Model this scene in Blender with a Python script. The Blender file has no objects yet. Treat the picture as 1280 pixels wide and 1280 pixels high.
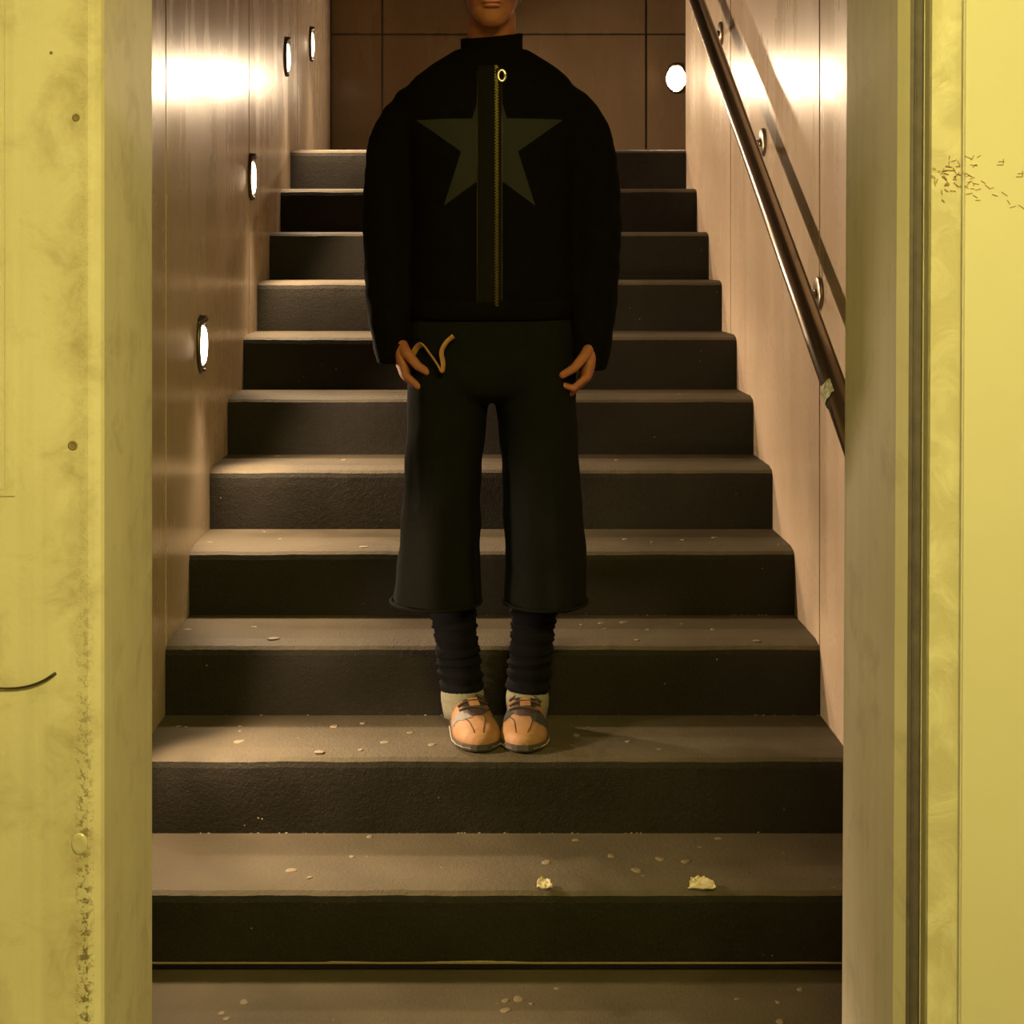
import bpy, bmesh, math, random
from mathutils import Vector, Matrix, noise
from mathutils.bvhtree import BVHTree

sc = bpy.context.scene
COL = sc.collection
random.seed(7)

# ------------------------------------------------------------------ camera, world, exposure
F = 1900.0                       # focal length in pixels of a 1280 frame
VX, VY, HC = 602.0, 330.0, 1.332 # vanishing point of the stair lines, eye height
cam_data = bpy.data.cameras.new('camera')
cam_data.sensor_width = 36.0
cam_data.lens = F / 1280.0 * 36.0
cam_data.shift_x = (640.0 - VX) / 1280.0
cam_data.shift_y = -(640.0 - VY) / 1280.0
cam_data.clip_start = 0.05
cam = bpy.data.objects.new('camera', cam_data)
COL.objects.link(cam)
cam.location = (0, 0, HC)
cam.rotation_euler = (math.pi / 2, 0, 0)
sc.camera = cam

w = bpy.data.worlds.new('world'); sc.world = w
w.use_nodes = True
w.node_tree.nodes['Background'].inputs[0].default_value = (1.0, 0.7, 0.4, 1)
w.node_tree.nodes['Background'].inputs[1].default_value = 0.002
sc.view_settings.view_transform = 'Standard'
sc.view_settings.look = 'None'
sc.view_settings.gamma = 1.0
sc.view_settings.use_curve_mapping = False
sc.view_settings.exposure = 0.0

LAMP_STRENGTH = 14.0                  # frosted lens of the stair wall lamps
SPOT_POWER = 38.0                     # their downward optics
WIDE_POWER = 45.0                     # their light out across the stairs
BACK_STRENGTH = 420.0                 # same lamps on the landing's far wall
LAMP_COLOR = (1.0, 0.74, 0.47)
CORRIDOR_STRENGTH = 225.0
CORRIDOR_COLOR = (1.0, 0.845, 0.23)

# ------------------------------------------------------------------ node helpers
class NT:
    def __init__(s, name):
        s.m = bpy.data.materials.new(name); s.m.use_nodes = True
        s.t = s.m.node_tree; s.b = s.t.nodes['Principled BSDF']
        s.co = s.t.nodes.new('ShaderNodeTexCoord').outputs['Object']
    def n(s, typ, **kw):
        nd = s.t.nodes.new(typ)
        for k, v in kw.items(): setattr(nd, k, v)
        return nd
    def link(s, a, b): s.t.links.new(a, b)
    def put(s, sock, v):
        if isinstance(v, bpy.types.NodeSocket): s.link(v, sock)
        else: sock.default_value = v
    def scaled(s, sc_, off=(0, 0, 0)):
        nd = s.n('ShaderNodeMapping'); s.link(s.co, nd.inputs[0])
        nd.inputs['Scale'].default_value = sc_; nd.inputs['Location'].default_value = off
        return nd.outputs[0]
    def noise(s, scale=5, detail=4, rough=.55, vec=None, dist=0.0):
        nd = s.n('ShaderNodeTexNoise'); s.link(vec or s.co, nd.inputs['Vector'])
        nd.inputs['Scale'].default_value = scale; nd.inputs['Detail'].default_value = detail
        nd.inputs['Roughness'].default_value = rough; nd.inputs['Distortion'].default_value = dist
        return nd.outputs['Fac']
    def voronoi(s, scale, vec=None, feature='F1'):
        nd = s.n('ShaderNodeTexVoronoi', feature=feature); s.link(vec or s.co, nd.inputs['Vector'])
        nd.inputs['Scale'].default_value = scale
        return nd.outputs['Distance']
    def ramp(s, fac, a, b, va=0.0, vb=1.0):
        nd = s.n('ShaderNodeMapRange'); nd.clamp = True
        s.put(nd.inputs[0], fac)
        for i, v in zip((1, 2, 3, 4), (a, b, va, vb)): nd.inputs[i].default_value = v
        return nd.outputs[0]
    def math(s, op, a, b=0.0):
        nd = s.n('ShaderNodeMath', operation=op); s.put(nd.inputs[0], a); s.put(nd.inputs[1], b)
        return nd.outputs[0]
    def mix(s, fac, a, b, blend='MIX'):
        nd = s.n('ShaderNodeMix', data_type='RGBA', blend_type=blend)
        s.put(nd.inputs[0], fac)
        for i, v in ((6, a), (7, b)):
            s.put(nd.inputs[i], v if isinstance(v, bpy.types.NodeSocket) else (*v, 1))
        return nd.outputs[2]
    def axis(s, i):
        nd = s.n('ShaderNodeSeparateXYZ'); s.link(s.co, nd.inputs[0]); return nd.outputs[i]
    def bump(s, h, strength, dist=.002):
        nd = s.n('ShaderNodeBump'); s.link(h, nd.inputs['Height'])
        nd.inputs['Strength'].default_value = strength; nd.inputs['Distance'].default_value = dist
        s.link(nd.outputs[0], s.b.inputs['Normal'])
    def set(s, color=None, rough=None, metal=None, spec=None):
        if color is not None: s.put(s.b.inputs['Base Color'], color if isinstance(color, bpy.types.NodeSocket) else (*color, 1))
        if rough is not None: s.put(s.b.inputs['Roughness'], rough)
        if metal is not None: s.b.inputs['Metallic'].default_value = metal
        if spec is not None: s.b.inputs['Specular IOR Level'].default_value = spec
        return s.m

def simple(name, col, rough=.6, metal=0.0, var=.25, scale=60, bump=0.0, spec=.5):
    t = NT(name)
    f = t.noise(scale, 3)
    c = t.mix(f, tuple(x * (1 - var) for x in col), tuple(min(1, x * (1 + var)) for x in col))
    if bump: t.bump(t.noise(scale * 6, 2), bump, .001)
    return t.set(c, rough, metal, spec)

# ------------------------------------------------------------------ materials
def mat_stair_concrete(name, tone):
    t = NT(name)
    streak = t.noise(1.0, 4, .5, t.scaled((4.2, 4.2, .5)))
    drip = t.noise(1.0, 3, .5, t.scaled((11, 11, .8), (5, 2, 1)))
    broad = t.noise(1.9, 5, .6, dist=.3)
    fine = t.noise(30, 5, .65)
    c = t.mix(t.ramp(streak, .34, .66), tuple(x * .93 for x in tone), tuple(x * 1.05 for x in tone))
    c = t.mix(t.math('MULTIPLY', t.ramp(drip, .55, .75), .12), c, (tone[0] * .62, tone[1] * .58, tone[2] * .5))
    c = t.mix(t.math('MULTIPLY', t.ramp(broad, .42, .72), .5), c, (tone[0] * .62, tone[1] * .58, tone[2] * .5))
    c = t.mix(t.math('MULTIPLY', t.ramp(fine, .55, .75), .22), c, (tone[0] * .5, tone[1] * .48, tone[2] * .44))
    pits = t.ramp(t.voronoi(24), .04, .075, 1, 0)
    keep = t.ramp(t.noise(7, 2), .58, .64)
    c = t.mix(t.math('MULTIPLY', t.math('MULTIPLY', pits, keep), .6), c, (.05, .04, .03))
    r = t.ramp(t.math('ADD', t.math('MULTIPLY', t.noise(1.0, 4, .6, t.scaled((7, 7, .9), (3, 1, 0))), .6), t.math('MULTIPLY', broad, .4)), .36, .64, .20, .33)
    t.bump(t.math('ADD', t.math('MULTIPLY', broad, .6), t.math('MULTIPLY', fine, .12)), .10, .004)
    return t.set(c, r, spec=.3)
M_SIDE_A = mat_stair_concrete('varnished_concrete_a', (.47, .37, .27))
M_SIDE_B = mat_stair_concrete('varnished_concrete_b', (.50, .385, .29))
M_BACK = mat_stair_concrete('landing_concrete', (.25, .17, .10))

def mat_entrance():
    t = NT('corridor_concrete')
    a = t.noise(2.2, 5, .6); b = t.noise(11, 5, .65, dist=.4); f = t.noise(90, 3)
    streak = t.noise(1, 4, .6, t.scaled((26, 26, .5)))
    c = t.mix(t.ramp(a, .35, .68), (.63, .585, .48), (.54, .49, .385))
    c = t.mix(t.math('MULTIPLY', t.ramp(b, .53, .72), .4), c, (.30, .25, .17))
    c = t.mix(t.math('MULTIPLY', t.ramp(streak, .5, .75), .22), c, (.31, .25, .16))
    # honeycombed seam beside the jamb's arris, low down
    x = t.axis(0); z = t.axis(2)
    near = t.ramp(t.math('ABSOLUTE', t.math('ADD', x, .544)), .004, .014, 1, 0)
    low = t.ramp(z, .45, .95, 1, .12)
    holes = t.ramp(t.noise(120, 3, .7), .48, .60)
    seam = t.math('MULTIPLY', t.math('MULTIPLY', near, low), holes)
    c = t.mix(t.math('MULTIPLY', seam, .85), c, (.10, .075, .045))
    dirt = t.math('MULTIPLY', t.ramp(t.math('ABSOLUTE', t.math('ADD', x, .56)), .0, .05, 1, 0), t.ramp(b, .4, .62))
    c = t.mix(t.math('MULTIPLY', dirt, .5), c, (.28, .21, .12))
    h = t.math('SUBTRACT', t.math('ADD', t.math('MULTIPLY', b, .5), t.math('MULTIPLY', f, .2)), t.math('MULTIPLY', seam, 1.6))
    t.bump(h, .35, .004)
    return t.set(c, .55, spec=.35)
M_ENTR = mat_entrance()

def mat_step():
    t = NT('dark_coated_step')
    a = t.noise(3.5, 5, .6); g = t.noise(230, 3, .7); g2 = t.noise(95, 3, .7)
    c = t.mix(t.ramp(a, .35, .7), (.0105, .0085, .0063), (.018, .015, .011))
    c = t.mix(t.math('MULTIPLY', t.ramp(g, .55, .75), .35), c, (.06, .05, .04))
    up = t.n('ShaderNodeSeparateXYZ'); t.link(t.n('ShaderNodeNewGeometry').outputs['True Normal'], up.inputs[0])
    facing_up = t.ramp(t.math('ADD', up.outputs[2], t.math('MULTIPLY', t.noise(14, 4), .1)), .42, .80)  # upward faces blend to a lighter tone than the risers
    c = t.mix(facing_up, c, t.mix(t.ramp(a, .3, .7), (.050, .040, .027), (.085, .068, .046)))
    specks = t.math('MULTIPLY', t.ramp(t.voronoi(46), .05, .085, 1, 0), t.ramp(t.noise(9, 2), .62, .68))
    c = t.mix(t.math('MULTIPLY', specks, .75), c, (.45, .36, .22))
    t.bump(t.math('ADD', t.math('MULTIPLY', g, .6), t.math('MULTIPLY', g2, .7)), .6, .004)
    return t.set(c, t.ramp(a, .3, .7, .5, .7), spec=.1)
M_STEP = mat_step()
M_FLOOR = M_STEP
M_GUM = simple('flattened_gum', (.125, .095, .058), .75, scale=300)
M_CRUMB = simple('plaster_crumbs', (.20, .155, .095), .9, scale=200, bump=.5)
M_PAPER = simple('paper', (.42, .36, .24), .8, scale=80, bump=.2)
M_TAPE = simple('tape', (.50, .50, .36), .55, scale=120, bump=.3)
M_GASKET = simple('door_gasket', (.085, .070, .080), .5, scale=45, var=.5, bump=.3)
M_PANEL = simple('smooth_panel', (.545, .515, .44), .38, scale=3, var=.05)
M_EDGE = simple('panel_edge', (.50, .47, .46), .5, scale=20)
M_STRIP = NT('patchy_strip')
_a = M_STRIP.noise(16, 4, .6, M_STRIP.scaled((1, 1, .8)), 1.0)
M_STRIP.bump(_a, .5, .006)
M_STRIP = M_STRIP.set(M_STRIP.mix(M_STRIP.ramp(_a, .42, .66), (.46, .42, .33), (.58, .55, .46)), .3)
M_CRACK = simple('brown_mark', (.30, .18, .11), .8)
M_STEEL = simple('rail_steel', (.42, .36, .30), .24, 1.0, .1, 80)
M_STEELD = simple('bracket_steel', (.30, .25, .20), .33, 1.0, .15, 80)
M_HOUSING = simple('lamp_housing', (.10, .08, .065), .4, .8, .1, 80)
M_CEILC = simple('corridor_ceiling_paint', (.74, .70, .60), .8, scale=4, var=.06)
M_WIRE = simple('dark_wire', (.03, .022, .015), .5)
M_CEIL = simple('ceiling_plaster', (.22, .18, .13), .8, scale=4, var=.1)
M_JACKET = simple('black_cloth', (.0034, .0027, .0024), .9, scale=30, var=.3, bump=.25, spec=.03)
M_TROUSER = simple('dark_denim', (.0070, .0070, .0062), .95, scale=90, var=.3, bump=.3, spec=.03)
M_WARMER = simple('black_knit', (.0035, .0035, .0045), .95, scale=120, var=.3, bump=.4, spec=.1)
M_SOCK = simple('grey_knit', (.15, .138, .095), .95, scale=150, var=.35, bump=.5)
M_STAR = simple('olive_print', (.0080, .0085, .0056), .9, scale=40, var=.3)
M_PLACKET = simple('placket_cloth', (.0052, .0045, .0030), .9, scale=40, spec=.1)
M_BRASS = simple('brass', (.060, .046, .013), .4, 1.0, .15, 80)
M_SILVER = simple('silver', (.85, .80, .72), .25, 1.0, .05, 80)
M_LEATHER = simple('tan_leather', (.235, .115, .048), .65, scale=40, var=.3, bump=.15)
M_LEATHD = simple('brown_leather', (.026, .013, .009), .6, scale=60)
M_GREYP = simple('grey_suede', (.15, .135, .125), .8, scale=80)
M_BLACKP = simple('black_suede', (.02, .018, .018), .8, scale=80)
M_SOLE = simple('dark_rubber', (.03, .022, .018), .7)
M_STUD = simple('pale_stud', (.30, .25, .19), .6)
M_SKIN = simple('skin', (.27, .09, .042), .7, scale=25, var=.1, bump=.05)
M_LIP = simple('lip', (.38, .12, .09), .45)
M_EYE = simple('eye_white', (.75, .72, .68), .2, var=.02)
M_IRIS = simple('iris', (.05, .03, .02), .2)
M_HAIR = simple('dark_hair', (.025, .014, .009), .55, scale=200, var=.5, bump=.6)
M_STRAP = simple('tan_strap', (.34, .17, .06), .7, scale=90)

def emitter(name, col, strength):
    m = bpy.data.materials.new(name); m.use_nodes = True
    b = m.node_tree.nodes['Principled BSDF']
    b.inputs['Base Color'].default_value = (.8, .75, .65, 1)
    b.inputs['Emission Color'].default_value = (*col, 1)
    b.inputs['Emission Strength'].default_value = strength
    return m
M_LAMP = emitter('lit_lens', LAMP_COLOR, LAMP_STRENGTH)
M_LAMPB = emitter('lit_lens_landing', LAMP_COLOR, BACK_STRENGTH)
M_TUBE = emitter('lit_diffuser', CORRIDOR_COLOR, CORRIDOR_STRENGTH)

# ------------------------------------------------------------------ mesh helpers
def link(o, parent=None):
    COL.objects.link(o)
    if parent is not None: o.parent = parent
    return o
def obj(name, vf, mat, parent=None, smooth=False, kind=None):
    me = vf if isinstance(vf, bpy.types.Mesh) else None
    if me is None:
        me = bpy.data.meshes.new(name); me.from_pydata([tuple(v) for v in vf[0]], [], vf[1]); me.update()
        bm = bmesh.new(); bm.from_mesh(me); bmesh.ops.recalc_face_normals(bm, faces=bm.faces); bm.to_mesh(me); bm.free()
    me.materials.clear(); me.materials.append(mat)
    if smooth: me.polygons.foreach_set('use_smooth', [True] * len(me.polygons))
    o = bpy.data.objects.new(name, me)
    if kind: o['kind'] = kind
    return link(o, parent)
def empty(name, label=None, cat=None, group=None, loc=(0, 0, 0), kind=None):
    o = bpy.data.objects.new(name, None); o.location = loc; o.empty_display_size = .1
    return tag(link(o), label, cat, group, kind)
def tag(o, label=None, cat=None, group=None, kind=None):
    if label: o['label'] = label
    if cat: o['category'] = cat
    if group: o['group'] = group
    if kind: o['kind'] = kind
    return o
def child_local(o, parent):
    """parent o (built in world coordinates) under an Empty without moving it"""
    o.parent = parent; o.location = o.location - parent.location
    return o
def merge(parts):
    V, Fc = [], []
    for v, f in parts:
        k = len(V); V += [tuple(p) for p in v]; Fc += [tuple(i + k for i in q) for q in f]
    return V, Fc
def box(x0, x1, y0, y1, z0, z1):
    v = [(x, y, z) for x in (x0, x1) for y in (y0, y1) for z in (z0, z1)]
    return v, [(0, 1, 3, 2), (4, 6, 7, 5), (0, 4, 5, 1), (2, 3, 7, 6), (0, 2, 6, 4), (1, 5, 7, 3)]
def bbox(x0, x1, y0, y1, z0, z1, b=.003):
    """box with bevelled edges as a mesh"""
    bm = bmesh.new()
    v, f = box(x0, x1, y0, y1, z0, z1)
    bv = [bm.verts.new(p) for p in v]
    for q in f: bm.faces.new([bv[i] for i in q])
    bmesh.ops.recalc_face_normals(bm, faces=bm.faces)
    bmesh.ops.bevel(bm, geom=list(bm.edges), offset=b, segments=2, affect='EDGES')
    me = bpy.data.meshes.new('m'); bm.to_mesh(me); bm.free()
    return me
def prism(poly, z0, z1, lean=0.0):
    """vertical prism over a plan polygon; lean shifts x with height about the eye"""
    n = len(poly)
    v = [(x + lean * (z0 - HC), y, z0) for x, y in poly] + [(x + lean * (z1 - HC), y, z1) for x, y in poly]
    f = [tuple(range(n)), tuple(range(n, 2 * n))] + [(i, (i + 1) % n, n + (i + 1) % n, n + i) for i in range(n)]
    return v, f
def loft(rings, cap=True):
    n = len(rings[0]); v = [p for r in rings for p in r]; f = []
    for k in range(len(rings) - 1):
        for i in range(n):
            j = (i + 1) % n
            f.append((k * n + i, k * n + j, (k + 1) * n + j, (k + 1) * n + i))
    if cap:
        f.append(tuple(range(n))); f.append(tuple((len(rings) - 1) * n + i for i in range(n)))
    return v, f
def ell(cx, cy, z, rx, ry, n=24, p=1.0):
    out = []
    for i in range(n):
        a = 2 * math.pi * i / n; c, s_ = math.cos(a), math.sin(a)
        out.append((cx + rx * math.copysign(abs(c) ** p, c), cy + ry * math.copysign(abs(s_) ** p, s_), z))
    return out
def tube(path, rad, n=12, cap=True, flat=1.0):
    P = [Vector(p) for p in path]
    if not hasattr(rad, '__len__'): rad = [rad] * len(P)
    rings = []; up = None
    for i, p in enumerate(P):
        d = (P[min(i + 1, len(P) - 1)] - P[max(i - 1, 0)]).normalized()
        if up is None:
            up = Vector((0, 1, 0)) if abs(d.y) < .9 else Vector((1, 0, 0))
        u = (up - d * up.dot(d)).normalized(); v = d.cross(u); up = u
        rings.append([p + u * math.cos(2 * math.pi * k / n) * rad[i] * flat + v * math.sin(2 * math.pi * k / n) * rad[i] for k in range(n)])
    return loft(rings, cap)
def capsule(a, b, ra, rb, n=12):
    a, b = Vector(a), Vector(b); d = (b - a).normalized()
    path = [a - d * ra * .95, a - d * ra * .7, a - d * ra * .35, a, b, b + d * rb * .35, b + d * rb * .7, b + d * rb * .95]
    return tube(path, [ra * .3, ra * .72, ra * .94, ra, rb, rb * .94, rb * .72, rb * .3], n)
def sphere(c, r, n=16, m=10):
    rings = []
    for k in range(1, m):
        t = math.pi * k / m
        rings.append([(c[0] + r[0] * math.sin(t) * math.cos(2 * math.pi * i / n), c[1] + r[1] * math.sin(t) * math.sin(2 * math.pi * i / n), c[2] + r[2] * math.cos(t)) for i in range(n)])
    return loft(rings)
def spline(pts, k=6):
    """Catmull-Rom through points"""
    P = [Vector(p) for p in pts]; out = []
    for i in range(len(P) - 1):
        p0, p1, p2, p3 = P[max(i - 1, 0)], P[i], P[i + 1], P[min(i + 2, len(P) - 1)]
        for j in range(k):
            t = j / k
            out.append(.5 * ((2 * p1) + (p2 - p0) * t + (2 * p0 - 5 * p1 + 4 * p2 - p3) * t * t + (3 * p1 - p0 - 3 * p2 + p3) * t ** 3))
    return out + [P[-1]]
def fused(parts, voxel, smooth=6, fac=.5):
    """union of closed shells into one smooth continuous surface"""
    v, f = merge(parts)
    me = bpy.data.meshes.new('t'); me.from_pydata(v, [], f); me.update()
    bm = bmesh.new(); bm.from_mesh(me); bmesh.ops.recalc_face_normals(bm, faces=bm.faces); bm.to_mesh(me); bm.free()
    o = bpy.data.objects.new('t', me); COL.objects.link(o)
    r = o.modifiers.new('r', 'REMESH'); r.mode = 'VOXEL'; r.voxel_size = voxel
    if smooth:
        s_ = o.modifiers.new('s', 'SMOOTH'); s_.iterations = smooth; s_.factor = fac
    dg = bpy.context.evaluated_depsgraph_get(); dg.update()
    out = bpy.data.meshes.new_from_object(o.evaluated_get(dg))
    bpy.data.objects.remove(o); bpy.data.meshes.remove(me)
    return out
def displace(me, fn):
    ns = [v.normal.copy() for v in me.vertices]
    for v, nrm in zip(me.vertices, ns): v.co = v.co + nrm * fn(v.co)
    me.update()
def bvh(me): return BVHTree.FromPolygons([v.co for v in me.vertices], [tuple(p.vertices) for p in me.polygons])
def at(px, py, Y): return Vector(((px - VX) * Y / F, Y, HC - (py - VY) * Y / F))
def on_level(px, py, z):
    Y = F * (HC - z) / (py - VY)
    return Vector(((px - VX) * Y / F, Y, z))

# ------------------------------------------------------------------ the setting: dimensions
XL, XR = -.710, .760
RISE, GOING, Y1 = .16, .2793, 2.850
def ys(n): return Y1 + GOING * (n - 1)
NSTEP = 11
YTOP = ys(NSTEP); ZTOP = NSTEP * RISE
YB = 7.14                    # far wall of the landing
YD0, YD1 = 2.08, 2.40        # door wall, near and far faces
ZC = 4.35                    # ceiling over the stairs
LAND_X = 2.6

# floor of the corridor
fl = obj('floor', box(-2.6, 2.6, -1.6, 2.92, -.12, 0), M_FLOOR, kind='structure')
# ceiling over corridor and over stairs
obj('ceiling_corridor', box(-2.6, 2.6, -1.6, YD0, 2.62, 2.74), M_CEILC, kind='structure')
obj('ceiling_stairs', box(XL - .15, LAND_X, YD1, YB + .15, ZC, ZC + .12), M_CEIL, kind='structure')

# stair side walls: backing slab with cast panels, joints recessed
JW = .004
def side_wall(name, x, sgn, yend, mat):
    b = obj(name, box(*(sorted((x + sgn * .012, x + sgn * .14))), YD1, yend, -.12, ZC), M_HOUSING, kind='structure')
    joints = [YD1, 3.418, 4.640, 5.862, YB]
    ys_ = [j for j in joints if j < yend - .02] + [yend]
    for a, c in zip(ys_[:-1], ys_[1:]):
        a2 = a + (JW if a > YD1 else 0); c2 = c - (JW if c < yend else 0)
        obj('concrete_panel', bbox(*(sorted((x, x + sgn * .0125))), a2, c2, -.12, ZC, .0022), mat, b)
    return b
side_wall('wall_left', XL, -1, YB, M_SIDE_A)
wr = side_wall('wall_right', XR, 1, YTOP + .02, M_SIDE_B)

# far wall of the landing
wb = obj('wall_back', box(XL - .14, LAND_X, YB + .012, YB + .15, 1.2, ZC), M_HOUSING, kind='structure')
xs_ = [XL, -.466, .774, 2.0, LAND_X]; zs_ = [1.2, 2.411, 3.65, ZC]
for a, c in zip(xs_[:-1], xs_[1:]):
    for z0, z1 in zip(zs_[:-1], zs_[1:]):
        obj('concrete_panel', bbox(a + JW, c - JW, YB, YB + .0125, z0 + JW, z1 - JW, .003), M_BACK, wb)
obj('wall_landing_end', box(LAND_X, LAND_X + .14, YTOP - 1.0, YB + .15, 1.2, ZC), M_BACK, kind='structure')
obj('wall_landing_front', box(XR + .14, LAND_X, YTOP - .12, YTOP + .02, 1.2, ZC), M_BACK, kind='structure')

# door wall: jamb with chamfer, lintel
JL, JR = -.5204, .575
LZ = 2.16
wl = obj('wall_front_left', prism([(-2.6, YD0), (-.5386, YD0), (-.531, 2.0835), (-.5235, 2.090), (JL, 2.097), (JL, YD1), (-2.6, YD1)], 0, LZ), M_ENTR, kind='structure')
LEAN = .005
wf = obj('wall_front_right', prism([(JR, YD1), (.5695, 2.086), (.5795, 2.060), (.5805, 2.0845), (.6065, 2.0845), (.6065, 2.062), (2.6, 2.062), (2.6, YD1)], 0, LZ, LEAN), M_ENTR, kind='structure')
obj('wall_front_lintel', box(-2.6, 2.6, YD0, YD1, LZ + .001, ZC), M_ENTR, kind='structure')
# gasket strip in the groove, patchy plaster strip, smooth panel with its pale edge
g = obj('trim_1', prism([(.5815, 2.0835), (.582, 2.070), (.587, 2.068), (.590, 2.075), (.593, 2.073), (.600, 2.074), (.605, 2.0835)], 0.002, LZ, LEAN), M_GASKET, kind='structure')
obj('trim_2', prism([(.6065, 2.0615), (.608, 2.056), (.640, 2.054), (.660, 2.056), (.660, 2.0615)], 0.002, LZ, LEAN), M_STRIP, kind='structure')
pn = obj('trim_3', prism([(.649, 2.050), (.651, 2.047), (2.6, 2.047), (2.6, 2.0535), (.660, 2.0535)], 0.003, LZ, LEAN), M_PANEL, kind='structure')
obj('edge_bead', prism([(.6475, 2.0535), (.6475, 2.0465), (.6488, 2.0465), (.6488, 2.0535)], 0.003, LZ, LEAN), M_EDGE, pn)
# fine brown cracks on panel and strip
rc = random.Random(3)
cr = []
def mark(px, py, a, ln, Y):
    p = at(px, py, Y); q = p + Vector((math.cos(a) * ln, 0, math.sin(a) * ln))
    u = Vector((-math.sin(a), 0, math.cos(a))) * .0005
    k = [p - u, p + u, q + u, q - u]
    cr.append(([(*v[:],) for v in k] + [(v.x, v.y - .0006, v.z) for v in k], [(0, 1, 2, 3), (4, 5, 6, 7), (0, 1, 5, 4), (1, 2, 6, 5), (2, 3, 7, 6), (3, 0, 4, 7)]))
for ring_c, rr in (((1186, 217), 9), ((1200, 226), 8), ((1176, 226), 8), ((1192, 207), 8), ((1184, 238), 7)):
    for k in range(6):
        if rc.random() < .8:
            a = k * math.pi / 3 + rc.uniform(-.3, .3)
            mark(ring_c[0] + rr * math.cos(a), ring_c[1] - rr * math.sin(a), a + 2.1 + rc.uniform(-.3, .3), rr * .9 * .00108, 2.0535)
for px, py, a, ln in ((1206, 195, -.4, 9), (1214, 200, 1.0, 6), (1213, 206, -.1, 8), (1221, 197, .5, 5), (1207, 216, -.6, 7), (1212, 224, .4, 6), (1208, 233, .9, 7), (1216, 229, -.2, 7),
                      (1219, 238, .3, 7), (1226, 226, -.5, 6), (1231, 231, -.6, 6), (1236, 236, .2, 6), (1240, 243, -.3, 7), (1252, 240, -.6, 8), (1259, 250, -1.0, 6), (1262, 260, .3, 7), (1273, 256, -.6, 8), (1207, 243, .2, 8), (1216, 244, -.5, 6)):
    mark(px, py, a, ln * .0012, 2.0468)
for _ in range(18): mark(rc.uniform(1168, 1199), rc.gauss(224, 11), rc.choice((.5, 1.57, 2.6, 0)) + rc.uniform(-.3, .3), rc.uniform(.003, .008), 2.0535)
for _ in range(9): mark(rc.uniform(1206, 1220), rc.gauss(229, 10), rc.choice((.5, 1.57, 2.6, 0)) + rc.uniform(-.3, .3), rc.uniform(.003, .007), 2.0468)
for sx, sy in ((1250, 202), (1274, 217)):
    for dx, dy, a in ((-4, 4, 0), (4, 4, 1.57), (-2, 0, 0)): mark(sx + dx, sy + dy, a, .008, 2.0468)
obj('crack_marks', merge(cr), M_CRACK, pn, kind='stuff')

# details of the left door wall: edge of a thin plate, plugged tie holes
pl = merge([box(-2.2, at(4, 0, YD0).x, YD0 - .0012, YD0, at(0, 612, YD0).z, 2.1), box(at(6.5, 0, YD0).x, at(18.5, 0, YD0).x, YD0 - .0016, YD0, at(0, 620, YD0).z, 2.1), box(-2.2, at(6.5, 0, YD0).x, YD0 - .0016, YD0, at(0, 620, YD0).z, at(0, 614, YD0).z)])
obj('flush_plate', pl, M_ENTR, wl)
for px, py, r in ((95, 147, 4.5), (91, 557, 5.5), (64, 66, 1.8), (157, 354, 2.6)):
    p = at(px, py, YD0 if px < 110 else 2.2)
    if px < 110:
        R = r * YD0 / F
        obj('tie_hole', loft([[(p.x + R * k * math.cos(a), YD0 - e, p.z + R * k * math.sin(a)) for a in [2 * math.pi * i / 12 for i in range(12)]] for k, e in ((1.15, 0), (1.0, .0012), (.75, .0014), (.5, .0004))]), M_CRUMB, wl)
p = at(99, 1055, YD0)
obj('plaster_patch', loft([[(p.x + .010 * k * math.cos(a), YD0 - e, p.z + .014 * k * math.sin(a)) for a in [2 * math.pi * i / 20 for i in range(20)]] for k, e in ((1.1, 0), (.95, .0016), (.7, .0022))]), M_STRIP, wl)

# corridor enclosure around the camera
obj('wall_corridor_left', box(-2.74, -2.6, -1.6, YD1, 0, 2.74), M_ENTR, kind='structure')
obj('wall_corridor_right', box(2.6, 2.74, -1.6, YD1, 0, 2.74), M_ENTR, kind='structure')
obj('wall_corridor_rear', box(-2.6, 2.6, -1.74, -1.6, 0, 2.74), M_ENTR, kind='structure')

# ------------------------------------------------------------------ corridor ceiling lamp
lx, ly, lz = .42, .30, 2.62
cl = empty('ceiling_lamp', 'long yellow-lit ceiling lamp in the corridor before the doorway', 'lamp', loc=(lx, ly, lz))
o = obj('housing', merge([box(-.62, .62, -.075, .075, -.035, -.0005), box(-.63, -.60, -.08, .08, -.075, -.0005), box(.60, .63, -.08, .08, -.075, -.0005)]), M_PANEL, cl)
o = obj('diffuser', loft([[(x, .062 * math.cos(a), -.036 - .034 * math.sin(a)) for a in [math.pi * i / 10 for i in range(11)]] for x in (-.595, .595)]), M_TUBE, cl)

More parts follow.
